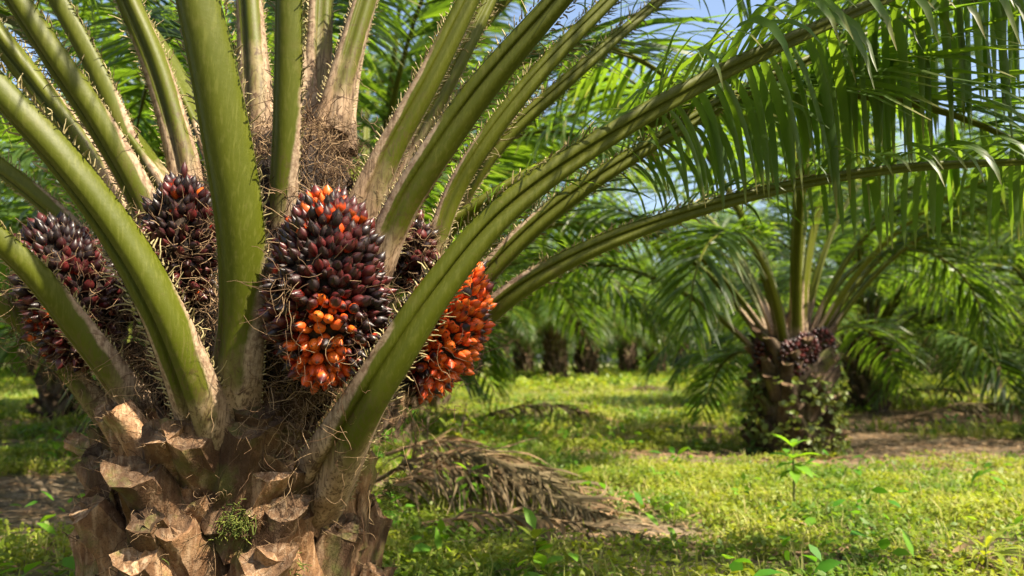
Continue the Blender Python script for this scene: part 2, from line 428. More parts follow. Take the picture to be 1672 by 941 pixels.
def frames(P, v):
    T = nrm(np.gradient(P, axis=0)); N = nrm(v - T * np.sum(v * T, -1, keepdims=True)); return T, N, np.cross(T, N)
def stalk(mb, P, w, v, tone, thick=1.0, mat=0, hidden=0.0, tan=.62):
    """sweep the stalk section along P; width w per point; v = direction its outer (lower) face looks to"""
    T, N, B = frames(P, v)
    dist = np.concatenate([[0], np.cumsum(np.linalg.norm(np.diff(P, axis=0), axis=1))])
    r0 = sst(0, 1.6, dist)[:, None]                               # towards the tip the section grows rounder
    pb = PROF_B[None] * (1 - .12 * r0); pn = PROF_N[None] * thick * (1 + .25 * r0) - .0
    V = P[:, None] + w[:, None, None] * (pb[..., None] * B[:, None] + pn[..., None] * N[:, None])
    K = len(PROF_B)
    ed = np.broadcast_to(PROF_E[None] * (1 - .65 * r0), (len(P), K))
    di = np.broadcast_to(np.maximum(dist - hidden, 0)[:, None] * (.62 / tan), (len(P), K))
    mb.add(V.reshape(-1, 3), grid_quads(len(P), K, True), mat, edge=ed.ravel(), dist=di.ravel(), tone=tone)
    return T, N, B, dist
def leaflets(mb, P, w, T, N, B, dist, L, s0, s1, count, maxlen, maxw, K, fold, seed, grav=(.5, 1.1), mat=0, fwd=.75, plumose=.45, shortbase=.22):
    r = rng(seed)
    for side in (-1, 1):
        s = np.sort(s0 + (s1 - s0) * (np.arange(count) + r.random(count) * .8) / count)
        idx = np.clip(np.searchsorted(dist, s), 0, len(P) - 1)
        u = (s - s0) / (s1 - s0)
        ln_ = maxlen * np.interp(u, [0, .12, .4, .75, 1], [shortbase, .62, 1, .8, .38]) * (.85 + .3 * r.random(count))
        wd = maxw * np.interp(u, [0, .12, .4, .8, 1], [.25, .75, 1, .85, .5]) * (.8 + .4 * r.random(count))
        beta = r.choice([-.35, .1, .5], count) * plumose * 1.6 + r.normal(0, .12, count)
        f = fwd * (.8 + .4 * r.random(count)) + .9 * u ** 3
        D = side * B[idx] + T[idx] * f[:, None] - N[idx] * beta[:, None]
        P0 = P[idx] + side * B[idx] * (w[idx] * .40)[:, None] - N[idx] * (w[idx] * .05)[:, None]
        W0 = T[idx] + r.normal(0, .25, (count, 3))
        strips(mb, P0, D, W0, ln_, wd, K=K, fold=fold, grav=grav[0] + (grav[1] - grav[0]) * r.random(count), mat=mat, seed=seed + side + 5)

def frond_mesh(name, L, elev, bend, seed, n=112, K=5, fold=.0, steps=26, petiole=.26, w0=.135, maxlen=.80, maxw=.035):
    """frond of an ordinary palm: base at origin, arching in the local +X/Z plane"""
    r = rng(seed); s = np.linspace(0, L, steps); u = s / L
    e = R(elev) - R(bend) * u ** 1.5
    sway = r.normal(0, .10) * u ** 2
    d = np.stack([np.cos(e), sway, np.sin(e)], -1)
    P = np.vstack([[0, 0, 0], np.cumsum((d[1:] + d[:-1]) / 2 * (L / (steps - 1)), axis=0)])
    w = w0 * np.interp(u, [0, .05, .2, .6, 1], [1.7, 1.0, .75, .35, .08])
    Tn = nrm(np.gradient(P, axis=0)); v = np.stack([Tn[:, 2], 0 * u, -Tn[:, 0]], -1)
    mbx = MB()
    T, N, B, dist = stalk(mbx, P, w, v, r.random(), mat=0)
    leaflets(mbx, P, w, T, N, B, dist, L, L * petiole, L * .99, n, maxlen, maxw, K, fold, seed, mat=1)
    return mbx.mesh(name, [M_STALK, M_LEAF])

ELEV = [86, 78, 70, 61, 52, 42, 31, 20]
BEND = [48, 62, 74, 84, 92, 92, 84, 78]
PROTO = [frond_mesh('frond', 3.9 if e > 30 else 3.5, e, b, 100 + i) for i, (e, b) in enumerate(zip(ELEV, BEND))]
PROTO2 = [frond_mesh('frond', 4.2 if e > 30 else 3.4, e + 4, b + 10, 140 + i) for i, (e, b) in enumerate(zip(ELEV, BEND))]

# ------------------------------------------------------------------ leaf base (cut stub)
def stub_rows(P, w, N, B, T, cut, r, K=18, thick=.5):
    """loft with rounded-triangular section along P (S rows)"""
    a = np.arange(K) * 2 * math.pi / K
    sa = np.sin(a); b = np.cos(a) * (1 + .10 * np.cos(2 * a)); nn = np.where(sa > 0, np.abs(sa) ** 1.25, -0.3 * np.abs(sa) ** .6)
    rows = []
    jc = 1 + .07 * r.normal(size=K)
    for i in range(len(P)):
        j = jc + .035 * r.normal(size=K)
        V = P[i] + w[i] * .5 * (B * b[:, None] + N * nn[:, None] * thick * 2) * j[:, None]
        if i == len(P) - 1: V = V + T * (cut[0] * b + cut[1] * nn)[:, None] * w[i]
        rows.append(V)
    return np.array(rows)
TOPS = []                                                           # rims of the cut ends, where fibre frays out
def leaf_base(mb, base, up, out, length, w0, w1, seed, lean=.35, cut=(.0, -.25), S=9, thick=.5, m0=0, m1=1):
    """stub from base going along `up`, opening towards `out`"""
    r = rng(seed); up = nrm(up); out = nrm(out - up * np.dot(out, up)); B = np.cross(up, out)
    u = np.linspace(0, 1, S)
    P = base + up * (u * length)[:, None] + out * (lean * length * u ** 1.6)[:, None]
    T = nrm(P[-1] - P[-2]); N = nrm(out - T * np.dot(out, T))
    w = w0 + (w1 - w0) * u ** .8
    V = stub_rows(P, w, N, B, T, cut, r, thick=thick)
    K = V.shape[1]
    nz = np.array([mnoise.noise_vector(Vector(p * 11 + seed * 3.1)) for p in V.reshape(-1, 3)]).reshape(V.shape)
    nz2 = np.array([mnoise.noise_vector(Vector(p * 37 + seed * 1.7)) for p in V.reshape(-1, 3)]).reshape(V.shape)
    V = V + nz * .009 + nz2 * .007
    mb.add(V.reshape(-1, 3), grid_quads(S, K, True), m0)
    ring = V[-1]; c = ring.mean(0); TOPS.append((ring, T)); rings = [ring * 1.0, c + (ring - c) * .86 - T * .004, c + (ring - c) * .5 - T * .008 + .006 * r.normal(size=(K, 1)) * T, c + (ring - c) * .04 - T * .010]
    mb.add(np.array(rings).reshape(-1, 3), grid_quads(4, K, True), m1)

def lathe(mb, prof, centre, seg=28, bumpy=.02, seed=0, mat=0, fr=9):
    """prof rows (z, radius); centre(z)->(x,y)"""
    a = np.arange(seg) * 2 * math.pi / seg; V = []
    for z, rad in prof:
        cx, cy = centre(z); V.append(np.stack([cx + rad * np.cos(a), cy + rad * np.sin(a), np.full(seg, z)], -1))
    V = np.array(V)
    if bumpy:
        nz = np.array([mnoise.noise(Vector(p * fr + seed)) for p in V.reshape(-1, 3)]).reshape(V.shape[:2])
        ce = np.array([[*centre(z), z] for z, _ in prof])[:, None]
        V = V + (V - ce) / np.maximum(np.linalg.norm(V - ce, axis=-1, keepdims=True), .01) * (nz * bumpy)[..., None]
    mb.add(V.reshape(-1, 3), grid_quads(len(prof), seg, True), mat)

def fibres(mb, P0, D0, length, radius, curl, seed, K=7, mat=0, grav=0.0):
    r = rng(seed); M = len(P0); P = np.empty((M, K, 3)); p = P0.copy(); d = nrm(D0)
    ax = nrm(r.normal(size=(M, 3)))
    for k in range(K):
        P[:, k] = p; p = p + d * (length / (K - 1))[:, None]
        d = nrm(d + np.cross(ax, d) * (curl * 2.2 / K) + r.normal(0, curl * .9 / K ** .5, (M, 3)) - Z * grav / K)
    rad = np.repeat((radius)[:, None], K, 1) * np.linspace(1, .45, K)[None]
    tubes(mb, P, rad, 3, mat, rnd=r.random(M))

# ------------------------------------------------------------------ fruit
def fruit_geo(seg=9):
    prof = np.array([[-.02, .0], [.0, .30], [.12, .62], [.32, .93], [.52, 1.0], [.68, .86], [.82, .56], [.93, .26], [1.0, .11], [1.14, .015]])
    a = np.arange(seg) * 2 * math.pi / seg
    V = np.stack([prof[:, 1][:, None] * np.cos(a), prof[:, 1][:, None] * np.sin(a), np.repeat(prof[:, :1], seg, 1)], -1)
    return V.reshape(-1, 3), grid_quads(len(prof), seg, True), np.repeat(np.clip(prof[:, 0], 0, 1), seg)
FV, FQ, FA = fruit_geo()
def fruit_mesh(seed):
    r = rng(seed); V = FV.copy()
    V[:, 0] *= 1 + .08 * np.sin(2 * np.arctan2(V[:, 1], V[:, 0]) + r.random() * 6)
    V[:, :2] *= (1 + .05 * np.sin(3 * np.arctan2(FV[:, 1], FV[:, 0] + 1e-9) + r.random() * 6))[:, None]
    V[:, 0] += .10 * r.normal() * V[:, 2] ** 2; V[:, 1] += .10 * r.normal() * V[:, 2] ** 2
    m = MB(); m.add(V, FQ, 0, axis=FA); return m.mesh('fruit', [M_FRUIT])
FRUIT = [fruit_mesh(700 + i) for i in range(8)]

def basis(d):
    """columns x,y,z with z = d"""
    d = nrm(d); ref = np.where(np.abs(d[..., 2:3]) > .95, np.array([1., 0, 0]), Z); x = nrm(np.cross(ref, d)); y = np.cross(d, x)
    return np.stack([x, y, d], -1)

def bunch(parent, name, c, rad, axis_dir, ripe_fn, n, flen, fwid, seed, n_own, label=None, spikes=520):
    """egg-shaped fruit bunch round c, semi-axes rad, long axis axis_dir; its n_own most visible fruits are objects of their own"""
    r = rng(seed)
    A = basis(np.asarray(axis_dir, float)); 
    i = np.arange(n) + .5; zc = 1 - 2 * i / n; ph = i * math.pi * (3 - 5 ** .5)
    q = np.stack([np.sqrt(1 - zc ** 2) * np.cos(ph), np.sqrt(1 - zc ** 2) * np.sin(ph), zc], -1) + r.normal(0, .045, (n, 3)); q = nrm(q)
    sc = np.array(rad)
    taper = 1 - .22 * np.clip(q[:, 2:3], 0, 1)                      # egg: narrower towards the top
    qq = q * np.concatenate([taper, taper, np.ones_like(taper)], 1)
    core = c + (qq * (sc - flen * .85)) @ A.T
    nor = nrm((q / sc) @ A.T); surf = core
    D = nrm(nor + A[:, 2] * (.38 + .45 * np.clip(q[:, 2:3], -.2, 1)) + r.normal(0, .16, (n, 3)))
    ripe = np.clip(ripe_fn(c + (qq * sc) @ A.T) + r.normal(0, .13, n) * (1 + r.random(n)), 0, 1)
    L = flen * (.85 + .3 * r.random(n)); Wd = fwid * .5 * (.68 + .52 * r.random(n))
    surf = surf + nor * (r.normal(0, flen * .20, n))[:, None]
    view = -np.sum(nor * nrm(surf - np.array([0, 0, CAM_Z])), -1)
    own = np.argsort(-view - 0.0 * ripe)[:n_own * 2]; own = r.permutation(own)[:n_own]
    o = MB()                                                         # the stalked core with bracts
    a = np.linspace(0, math.pi, 12); b = np.arange(18) * 2 * math.pi / 18
    S = np.stack([np.sin(a)[:, None] * np.cos(b), np.sin(a)[:, None] * np.sin(b), np.repeat(np.cos(a)[:, None], 18, 1)], -1).reshape(-1, 3)
    o.add(c + (S * (sc - flen * .72)) @ A.T, grid_quads(12, 18, True), 0)
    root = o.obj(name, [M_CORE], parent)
    if label: root['label'] = label
    Bs = basis(D)
    rest = np.setdiff1d(np.arange(n), own)
    m = MB()
    for k in rest:
        V = (FV * np.array([Wd[k], Wd[k], L[k]])) @ Bs[k].T + surf[k]
        m.add(V, FQ, 0, axis=FA, ripe=np.full(len(FV), ripe[k]), rnd=np.full(len(FV), r.random()))
    tag(m.obj('fruit_mass', [M_FRUITS], root), kind='stuff')
    from mathutils import Matrix
    for k in own:
        f = link('fruit', FRUIT[int(r.integers(8))], root)
        Mx = np.eye(4); Mx[:3, :3] = Bs[k] * np.array([Wd[k], Wd[k], L[k]]); Mx[:3, 3] = surf[k]
        f.matrix_world = Matrix(Mx.tolist()); f.color = (float(ripe[k]), float(r.random()), 0, 1)
    if spikes:                                                       # thorny bracts between the fruits
        m = MB(); j = r.integers(0, n, spikes)
        fibres(m, surf[j] + r.normal(0, .012, (spikes, 3)), D[j] + r.normal(0, .35, (spikes, 3)), flen * (.7 + .6 * r.random(spikes)), .0010 + .0008 * r.random(spikes), .35, seed + 3, K=4)
        m.obj('bract_spikes', [M_FIBRE], root)
    return root

# ------------------------------------------------------------------ THE NEAR PALM
palm = thing('oil_palm', 'large near oil palm with red and dark fruit bunches between thick green stalks', 'palm tree', (-.93, 2.7, 0), group='oil palms')
bpy.context.view_layer.update()
PAL = np.array([-.93, 2.7, 0])
# parts are modelled in world space: shift by the root's location
def shift(o):
    if o.parent is palm: o.matrix_parent_inverse = palm.matrix_world.inverted()   # deeper parts already sit in world space
    return o

def centre(z): 
    t = float(np.clip((z - .6) / 1.4, 0, 1)); return (-.93 + .21 * t, 2.72 + .06 * t)
tr = MB()
cprof = [(-.12, .47), (.0, .45), (.2, .42), (.45, .385), (.7, .36), (.85, .345), (1.0, .335), (1.2, .32), (1.4, .28), (1.6, .21), (1.75, .11), (1.86, .01)]
zs = np.linspace(-.12, 1.86, 48); cp = np.array(cprof)
lathe(tr, [(z, np.interp(z, cp[:, 0], cp[:, 1]) - .11 * float(sst(.9, .7, z))) for z in zs], centre, 56, .05, 3, fr=8)
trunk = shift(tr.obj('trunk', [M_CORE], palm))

def core_point(px, py, push=0.0):
    """where the view ray through a pixel meets the trunk surface, its outward normal"""
    lo, hi = 1.8, 2.72
    for _ in range(40):
        m = (lo + hi) / 2; p = at(px, py, m); rad = np.interp(p[2], cp[:, 0], cp[:, 1]) + push
        cx, cy = centre(p[2])
        if math.hypot(p[0] - cx, p[1] - cy) > rad and m < cy: lo = m
        else: hi = m
    p = at(px, py, hi); cx, cy = centre(p[2]); n = np.array([p[0] - cx, p[1] - cy, 0]); return p, nrm(n)

# cut leaf bases seen in the photo: foot pixel, top pixel, foot width, top width (photo pixels), lean, cut tilt
STUBS = [
    (300, 850, 262, 690, 74, 62, .10, (.0, .15)), (372, 850, 368, 716, 118, 96, .34, (.15, -.35)), (452, 800, 458, 672, 60, 92, .22, (.0, -.35)),
    (400, 890, 445, 790, 120, 112, .40, (.10, -.40)), (455, 935, 515, 832, 130, 112, .42, (.2, -.3)), (215, 900, 182, 758, 78, 50, .16, (.0, .2)),
    (215, 800, 190, 728, 60, 40, .22, (.0, .1)), (250, 880, 228, 772, 60, 52, .18, (.0, .1)), (330, 945, 318, 842, 110, 86, .34, (-.1, -.3)),
    (245, 990, 225, 880, 84, 62, .24, (.0, .2)), (400, 1010, 385, 888, 140, 120, .40, (.2, -.3)), (470, 985, 462, 872, 100, 84, .34, (.1, -.2)),
    (562, 985, 558, 848, 76, 52, .18, (.1, .1)), (612, 960, 622, 815, 54, 36, .14, (.1, .2)), (520, 850, 545, 768, 80, 56, .34, (.0, -.1)),
    (575, 850, 592, 760, 66, 44, .30, (.0, .0)), (612, 860, 628, 740, 56, 34, .20, (.0, .2)), (165, 920, 150, 800, 50, 36, .14, (.0, .1)),
    (175, 985, 152, 880, 60, 44, .16, (.0, .1)), (520, 1010, 512, 900, 96, 70, .26, (.1, -.2)), (600, 1030, 602, 910, 70, 52, .2, (.0, .1)),
    (320, 1040, 308, 930, 110, 90, .3, (.0, -.2)), (150, 1060, 142, 960, 70, 56, .16, (.0, .1)), (330, 790, 322, 730, 60, 50, .2, (0, 0)),
    (490, 770, 500, 700, 70, 54, .2, (0, -.1)), (420, 770, 408, 700, 60, 50, .2, (0, 0)), (560, 780, 580, 700, 60, 46, .2, (0, 0)),
    (215, 745, 200, 690, 60, 44, .2, (0, 0)), (440, 1060, 430, 960, 120, 100, .34, (0, -.2)), (570, 1080, 566, 970, 90, 70, .24, (0, 0)),
]
for i, (fx, fy, tx, ty, w0, w1, lean, cut) in enumerate(STUBS):
    if i not in (0, 1, 2, 6, 17, 23, 24, 25, 26, 27): continue            # the upper ones; the rows below follow
    p, n = core_point(fx, fy); q, n2 = core_point(tx, ty)
    s = p[1] / FPX
    m = MB(); leaf_base(m, p - n * (.045 if i not in (1, 2, 23, 24, 25, 3) else .025), q - p + np.cross(Z, n) * (.07 if i % 2 else -.07), n, np.linalg.norm(q - p) * 1.2, w0 * s * .98, w1 * s * .80, 300 + i, lean=(.30 + .4 * lean) * (.25 + .75 * abs(n[1]) ** 2), cut=(cut[0], cut[1] * .6), thick=.42, S=11)
    m.obj('leaf_base', [M_STUB, M_STUBCUT], trunk, sharp=32)
r = rng(53); q_ = 0
for row, zb in enumerate((.10, .22, .34, .46, .57)):
    for col in range(8):
        a = R(-176 + 23.5 * (col + .5 * (row % 2))) + r.normal(0, .05); n = np.array([math.cos(a), math.sin(a), 0]); z = zb + r.normal(0, .022)
        if a > R(2): continue
        cx, cy = centre(z); rad = np.interp(z, cp[:, 0], cp[:, 1]); t = np.cross(Z, n); sgn = 1 if (col + row) % 2 else -1
        m = MB(); leaf_base(m, np.array([cx, cy, z]) + n * (rad - .075), Z + t * (sgn * .30 + r.normal(0, .10)), n, .20 + .07 * r.random(), .155 + .05 * r.random(), .095 + .045 * r.random(), 600 + q_, lean=.20 + .42 * abs(n[1]) ** 2, cut=(sgn * .22 + r.normal(0, .1), r.normal(-.15, .1)), thick=.58, S=10); q_ += 1
        m.obj('leaf_base', [M_STUB, M_STUBCUT], trunk, sharp=38)
r = rng(54)
for i in range(20):
    px, py = 160 + 470 * ((i * .618) % 1), 715 + 215 * r.random()
    p, n = core_point(px, py); t = np.cross(Z, n)
    m = MB(); leaf_base(m, p - n * .03, Z + t * r.normal(0, .38), n, .09 + .11 * r.random(), .05 + .07 * r.random(), .03 + .05 * r.random(), 470 + i, lean=.45 * abs(n[1]), cut=(r.normal(0, .3), r.normal(0, .3)), thick=.22, S=6)
    m.obj('leaf_base', [M_STUB, M_STUBCUT], trunk, sharp=32)
r = rng(55)
for i in range(44):                                                  # the rest round the trunk
    a = i * 2.39996 + .4; z = -.02 + .78 * i / 43
    if math.sin(a) < -.35 and z > .12: continue
    cx, cy = centre(z); n = np.array([math.cos(a), math.sin(a), 0]); rad = np.interp(z, cp[:, 0], cp[:, 1])
    m = MB(); leaf_base(m, np.array([cx, cy, z]) + n * (rad - .03), Z + np.cross(Z, n) * r.normal(0, .15), n, .20 + .08 * r.random(), .2, .13, 400 + i, lean=.28, cut=(r.normal(0, .15), r.normal(-.15, .15)))
    m.obj('leaf_base', [M_STUB, M_STUBCUT], trunk, sharp=32)

m = MB(); r = rng(58)
for ring, T in TOPS:
    k = r.integers(0, len(ring), 26); c = ring.mean(0); P = ring[k] + (np.roll(ring, 1, 0)[k] - ring[k]) * r.random((26, 1)); P = c + (P - c) * (.86 + .16 * r.random((26, 1)))
    fibres(m, P - T * .012, T * .9 + nrm(P - c) * .5 + r.normal(0, .45, (26, 3)), .018 + .045 * r.random(26) ** 2, .0007 + .0007 * r.random(26), .5, int(k.sum()), K=5, grav=.4)
m.obj('frayed_fibre', [M_FIBRE], trunk)

# fibres wrapping the crown heart and hanging between the bases
def surface_samples(n, z0, z1, r, a0=math.pi * .95, a1=math.pi * 2.05, push=.0):
    a = a0 + (a1 - a0) * r.random(n); z = z0 + (z1 - z0) * r.random(n)
    rad = np.interp(z, cp[:, 0], cp[:, 1]) + push
    c = np.array([centre(k) for k in z]); N = np.stack([np.cos(a), np.sin(a), 0 * a], -1)
    return np.concatenate([c, z[:, None]], 1) + N * rad[:, None], N
m = MB(); r = rng(60)
P, N = surface_samples(1700, .72, 1.86, r, push=.014)
tang = np.cross(N, Z) * r.normal(0, .55, (len(P), 1)) + Z * r.normal(.0, 1, (len(P), 1)) + N * (.12 + .2 * r.random((len(P), 1)))
fibres(m, P, tang, .09 + .15 * r.random(len(P)), .0010 + .0014 * r.random(len(P)), 1.3, 61, K=9)
P, N = surface_samples(260, .42, .80, r, push=.0)
fibres(m, P, N * .5 + r.normal(0, .6, P.shape) - Z * .6, .05 + .09 * r.random(len(P)), .0011 + .0008 * r.random(len(P)), .7, 62, K=6)
shift(m.obj('fibre_netting', [M_FIBRE], trunk))

FRONDS = [  # (photo x, photo y, distance, stalk width in photo pixels) from foot to where it leaves the picture; outer-face direction; droop; tone; total length
    ([(232, 790, 2.74, 90), (200, 715, 2.72, 68), (130, 625, 2.66, 50), (60, 548, 2.6, 46), (-20, 475, 2.52, 42)], (-.3, -1, -.35), .55, .35, 3.4),
    ([(290, 790, 2.68, 110), (252, 705, 2.55, 80), (190, 615, 2.44, 62), (120, 525, 2.36, 58), (55, 445, 2.28, 54), (-20, 375, 2.2, 50)], (-.1, -1, -.35), .5, .3, 3.6),
    ([(374, 815, 2.62, 120), (352, 742, 2.41, 104), (318, 640, 2.26, 86), (265, 510, 2.16, 76), (195, 385, 2.09, 72), (100, 258, 2.01, 66), (-20, 125, 1.93, 58)], (.15, -1, -.1), .4, .15, 3.8),
    ([(190, 470, 2.9, 44), (130, 385, 2.95, 36), (60, 320, 2.95, 34), (-20, 258, 2.95, 32)], (-.2, -1, -.1), .5, .8, 3.4),
    ([(195, 350, 2.75, 46), (130, 235, 2.72, 44), (60, 140, 2.7, 42), (-15, 45, 2.65, 40)], (.5, -1, 0), .4, .75, 3.6),
    ([(266, 440, 2.62, 66), (238, 340, 2.58, 56), (170, 215, 2.5, 52), (90, 95, 2.42, 50), (15, -20, 2.35, 46)], (-.1, -1, -.1), .35, .55, 3.9),
    ([(268, 380, 2.85, 56), (215, 245, 2.82, 46), (160, 120, 2.8, 44), (90, -10, 2.75, 42)], (-.6, -1, 0), .4, .45, 3.8),
    ([(318, 350, 2.9, 74), (296, 250, 2.88, 52), (255, 110, 2.86, 46), (200, -20, 2.82, 40)], (.5, -1, 0), .3, .7, 3.8),
    ([(385, 740, 2.56, 120), (384, 640, 2.37, 108), (394, 520, 2.3, 92), (392, 380, 2.23, 98), (370, 230, 2.16, 102), (345, 100, 2.1, 98), (318, -20, 2.05, 92)], (-.32, -1, 0), .25, .25, 3.9),
    ([(455, 430, 2.55, 74), (464, 300, 2.5, 62), (470, 150, 2.45, 60), (472, -20, 2.4, 58)], (-.45, -1, 0), .2, .3, 3.9),
    ([(424, 250, 2.95, 84), (415, 120, 2.97, 54), (405, -20, 3.0, 44)], (.2, -1, 0), .15, .9, 3.6),
    ([(520, 230, 3.0, 80), (520, 120, 3.02, 54), (525, -20, 3.05, 46)], (.6, -.6, 0), .15, .85, 3.6),
    ([(540, 215, 2.85, 64), (562, 120, 2.86, 48), (600, -10, 2.9, 40)], (.5, -1, 0), .3, .6, 3.8),
    ([(580, 375, 2.6, 76), (632, 255, 2.58, 54), (700, 130, 2.56, 48), (775, -20, 2.55, 42)], (.75, -1, -.2), .35, .5, 3.8),
    ([(640, 320, 2.85, 44), (690, 215, 2.86, 36), (760, 80, 2.9, 30), (810, -20, 2.95, 26)], (.6, -1, 0), .35, .9, 3.6),
    ([(605, 460, 2.46, 66), (650, 350, 2.42, 58), (715, 245, 2.38, 58), (795, 135, 2.34, 56), (925, -15, 2.28, 46)], (.45, -1, -.3), .4, .3, 3.8),
    ([(690, 470, 2.75, 40), (735, 330, 2.74, 36), (790, 235, 2.72, 36), (880, 120, 2.72, 34), (1010, -15, 2.75, 28)], (.5, -1, -.2), .4, .65, 3.8),
    ([(720, 400, 3.0, 30), (770, 300, 3.0, 28), (830, 220, 3.0, 28), (940, 120, 3.02, 26), (1065, 10, 3.1, 20)], (.5, -1, -.2), .4, .9, 3.6),
    ([(494, 840, 2.64, 130), (535, 765, 2.45, 112), (590, 665, 2.32, 84), (650, 570, 2.27, 76), (720, 465, 2.25, 68), (820, 345, 2.25, 58), (960, 240, 2.28, 48), (1150, 130, 2.35, 38), (1320, 50, 2.42, 30), (1460, -10, 2.5, 24)], (.4, -1, -.55), .6, .3, 3.9),
    ([(720, 545, 2.8, 40), (745, 510, 2.8, 38), (800, 440, 2.78, 40), (900, 345, 2.77, 38), (1040, 250, 2.78, 32), (1250, 130, 2.85, 25), (1460, 40, 2.95, 18)], (.3, -1, -.5), .6, .45, 3.7),
    ([(690, 615, 2.75, 48), (775, 530, 2.72, 45), (880, 450, 2.7, 40), (1040, 375, 2.72, 33), (1250, 312, 2.8, 25), (1460, 275, 2.9, 20), (1700, 262, 3.05, 14)], (.2, -1, -.6), .55, .4, 3.6),
]
def near_frond(i, cps, v, droop, tone, L):
    c = np.array(cps, float)
    W = np.array([[*at(a, b, d), w * d / FPX] for a, b, d, w in c])
    S = spline(W, 200); P = S[:, :3]; w = S[:, 3]
    ds = np.concatenate([[0], np.cumsum(np.linalg.norm(np.diff(P, axis=0), axis=1))])
    step = .03; k = np.arange(0, ds[-1], step)
    P = np.stack([np.interp(k, ds, P[:, j]) for j in range(3)], -1); w = np.interp(k, ds, w)
    d = nrm(P[-1] - P[-4]); ext = [P[-1]]; we = [w[-1]]; Lv = ds[-1]; nst = int(max(0, (L - Lv)) / step)
    hv = nrm(d * np.array([1, 1, 0]) + np.array([.001, 0, 0]))
    for q in range(nst):                                             # the rest of the frond, outside the picture, arches over
        t = q / max(nst, 1)
        d = nrm(d - Z * step * droop * (.5 + 1.3 * t) + hv * step * .12); ext.append(ext[-1] + d * step); we.append(w[-1] * (1 - .92 * t) + .004)
    if nst: P = np.vstack([P, ext[1:]]); w = np.concatenate([w, we[1:]])
    dist = np.arange(len(P)) * step; tot = dist[-1]
    vv = np.array(v, float)[None] * (1 - sst(.5, 2.2, dist))[:, None] + np.array([.25 * v[0], -.55, -1.])[None] * sst(.5, 2.2, dist)[:, None]
    if abs(P[-1, 0] - P[0, 0]) < .9 and P[-1, 2] > 3:                # upright fronds keep their face
        vv = np.repeat(np.array(v, float)[None], len(P), 0)
    m = MB(); T, N, B, dist = stalk(m, P, w, vv, tone, hidden={0: .10, 1: .20, 2: .30, 8: .2, 18: .24}.get(i, 0), tan={7: .95, 10: 1.2, 11: 1.2, 12: .9, 13: .85, 14: .9, 18: .72, 1: .8, 0: .8, 2: .66}.get(i, .62))
    fr = shift(m.obj('frond', [M_STALK], palm))
    # spines: little hooks on both edges of the petiole
    r = rng(800 + i)
    for side in (-1, 1):
        m = MB()
        s = np.arange(.10, min(1.6, tot * .45), .011); s = s + r.normal(0, .003, len(s)); idx = np.clip((s / step).astype(int), 0, len(P) - 2)
        fr_ = (s / step - idx)[:, None]; base = P[idx] * (1 - fr_) + P[idx + 1] * fr_ + side * B[idx] * (w[idx] * .485)[:, None] - N[idx] * (w[idx] * .02)[:, None]
        ln_ = (.006 + .022 * r.random(len(s)) ** 2)
        fibres(m, base, side * B[idx] * .8 + T[idx] * (.5 + .5 * r.random((len(s), 1))) + r.normal(0, .25, (len(s), 3)), ln_ * (1 + 1.2 * (s > .5) * r.random(len(s))), .0022 + .0018 * r.random(len(s)), .5, 810 + i + side, K=4)
        m.obj('spine_row', [M_SPINE], fr)
    # leaflets
    m = MB(); s0 = {18: 1.75, 19: .85, 20: 1.45}.get(i, tot * .42)
    leaflets(m, P, w, T, N, B, dist, tot, s0, tot * .995, {18: 62, 19: 72, 20: 38}.get(i, 44), {19: .60, 20: .44}.get(i, .80), .038, 7, .22, 900 + i * 7, **(dict(grav=(1.5, 3.0), plumose=.22, fwd=.55, shortbase=.45) if i >= 18 else dict(grav=(.7, 1.7), plumose=.5)))
    # thread-like reduced leaflets before the true ones
    n = 16
    for side in ((-1, 1) if i >= 13 else ()):
        s = s0 - .02 - .62 * r.random(n) ** 1.3; idx = np.clip((s / step).astype(int), 0, len(P) - 1); q = 1 - (s0 - s) / .66
        strips(m, P[idx] + side * B[idx] * (w[idx] * .46)[:, None], side * B[idx] * .8 + T[idx] * 1.2 + r.normal(0, .2, (n, 3)), -N[idx] + r.normal(0, .4, (n, 3)), .06 + .22 * q * r.random(n), .004 + .008 * q, K=5, grav=.9, curl=r.normal(0, .5, (n, 3)), seed=i)
    shift(m.obj('foliage', [M_LEAF], fr))
for i, f in enumerate(FRONDS): near_frond(i, *f)
# fronds on the far side of the crown
r = rng(77)
for i, (azd, k, dz) in enumerate([(20, 3, 1.45), (48, 4, 1.5), (75, 2, 1.7), (100, 3, 1.6), (125, 4, 1.5), (150, 3, 1.5), (172, 4, 1.35), (62, 1, 1.85), (110, 1, 1.85), (10, 5, 1.2), (165, 5, 1.25), (88, 5, 1.3)]):
    a = R(azd); rad = .16; cx, cy = centre(dz)
    o = link('frond', (PROTO if i % 2 else PROTO2)[k], palm); o.matrix_parent_inverse = palm.matrix_world.inverted()
    o.location = (cx + rad * math.cos(a), cy + rad * math.sin(a), dz - .1); o.rotation_euler = (0, 0, a)

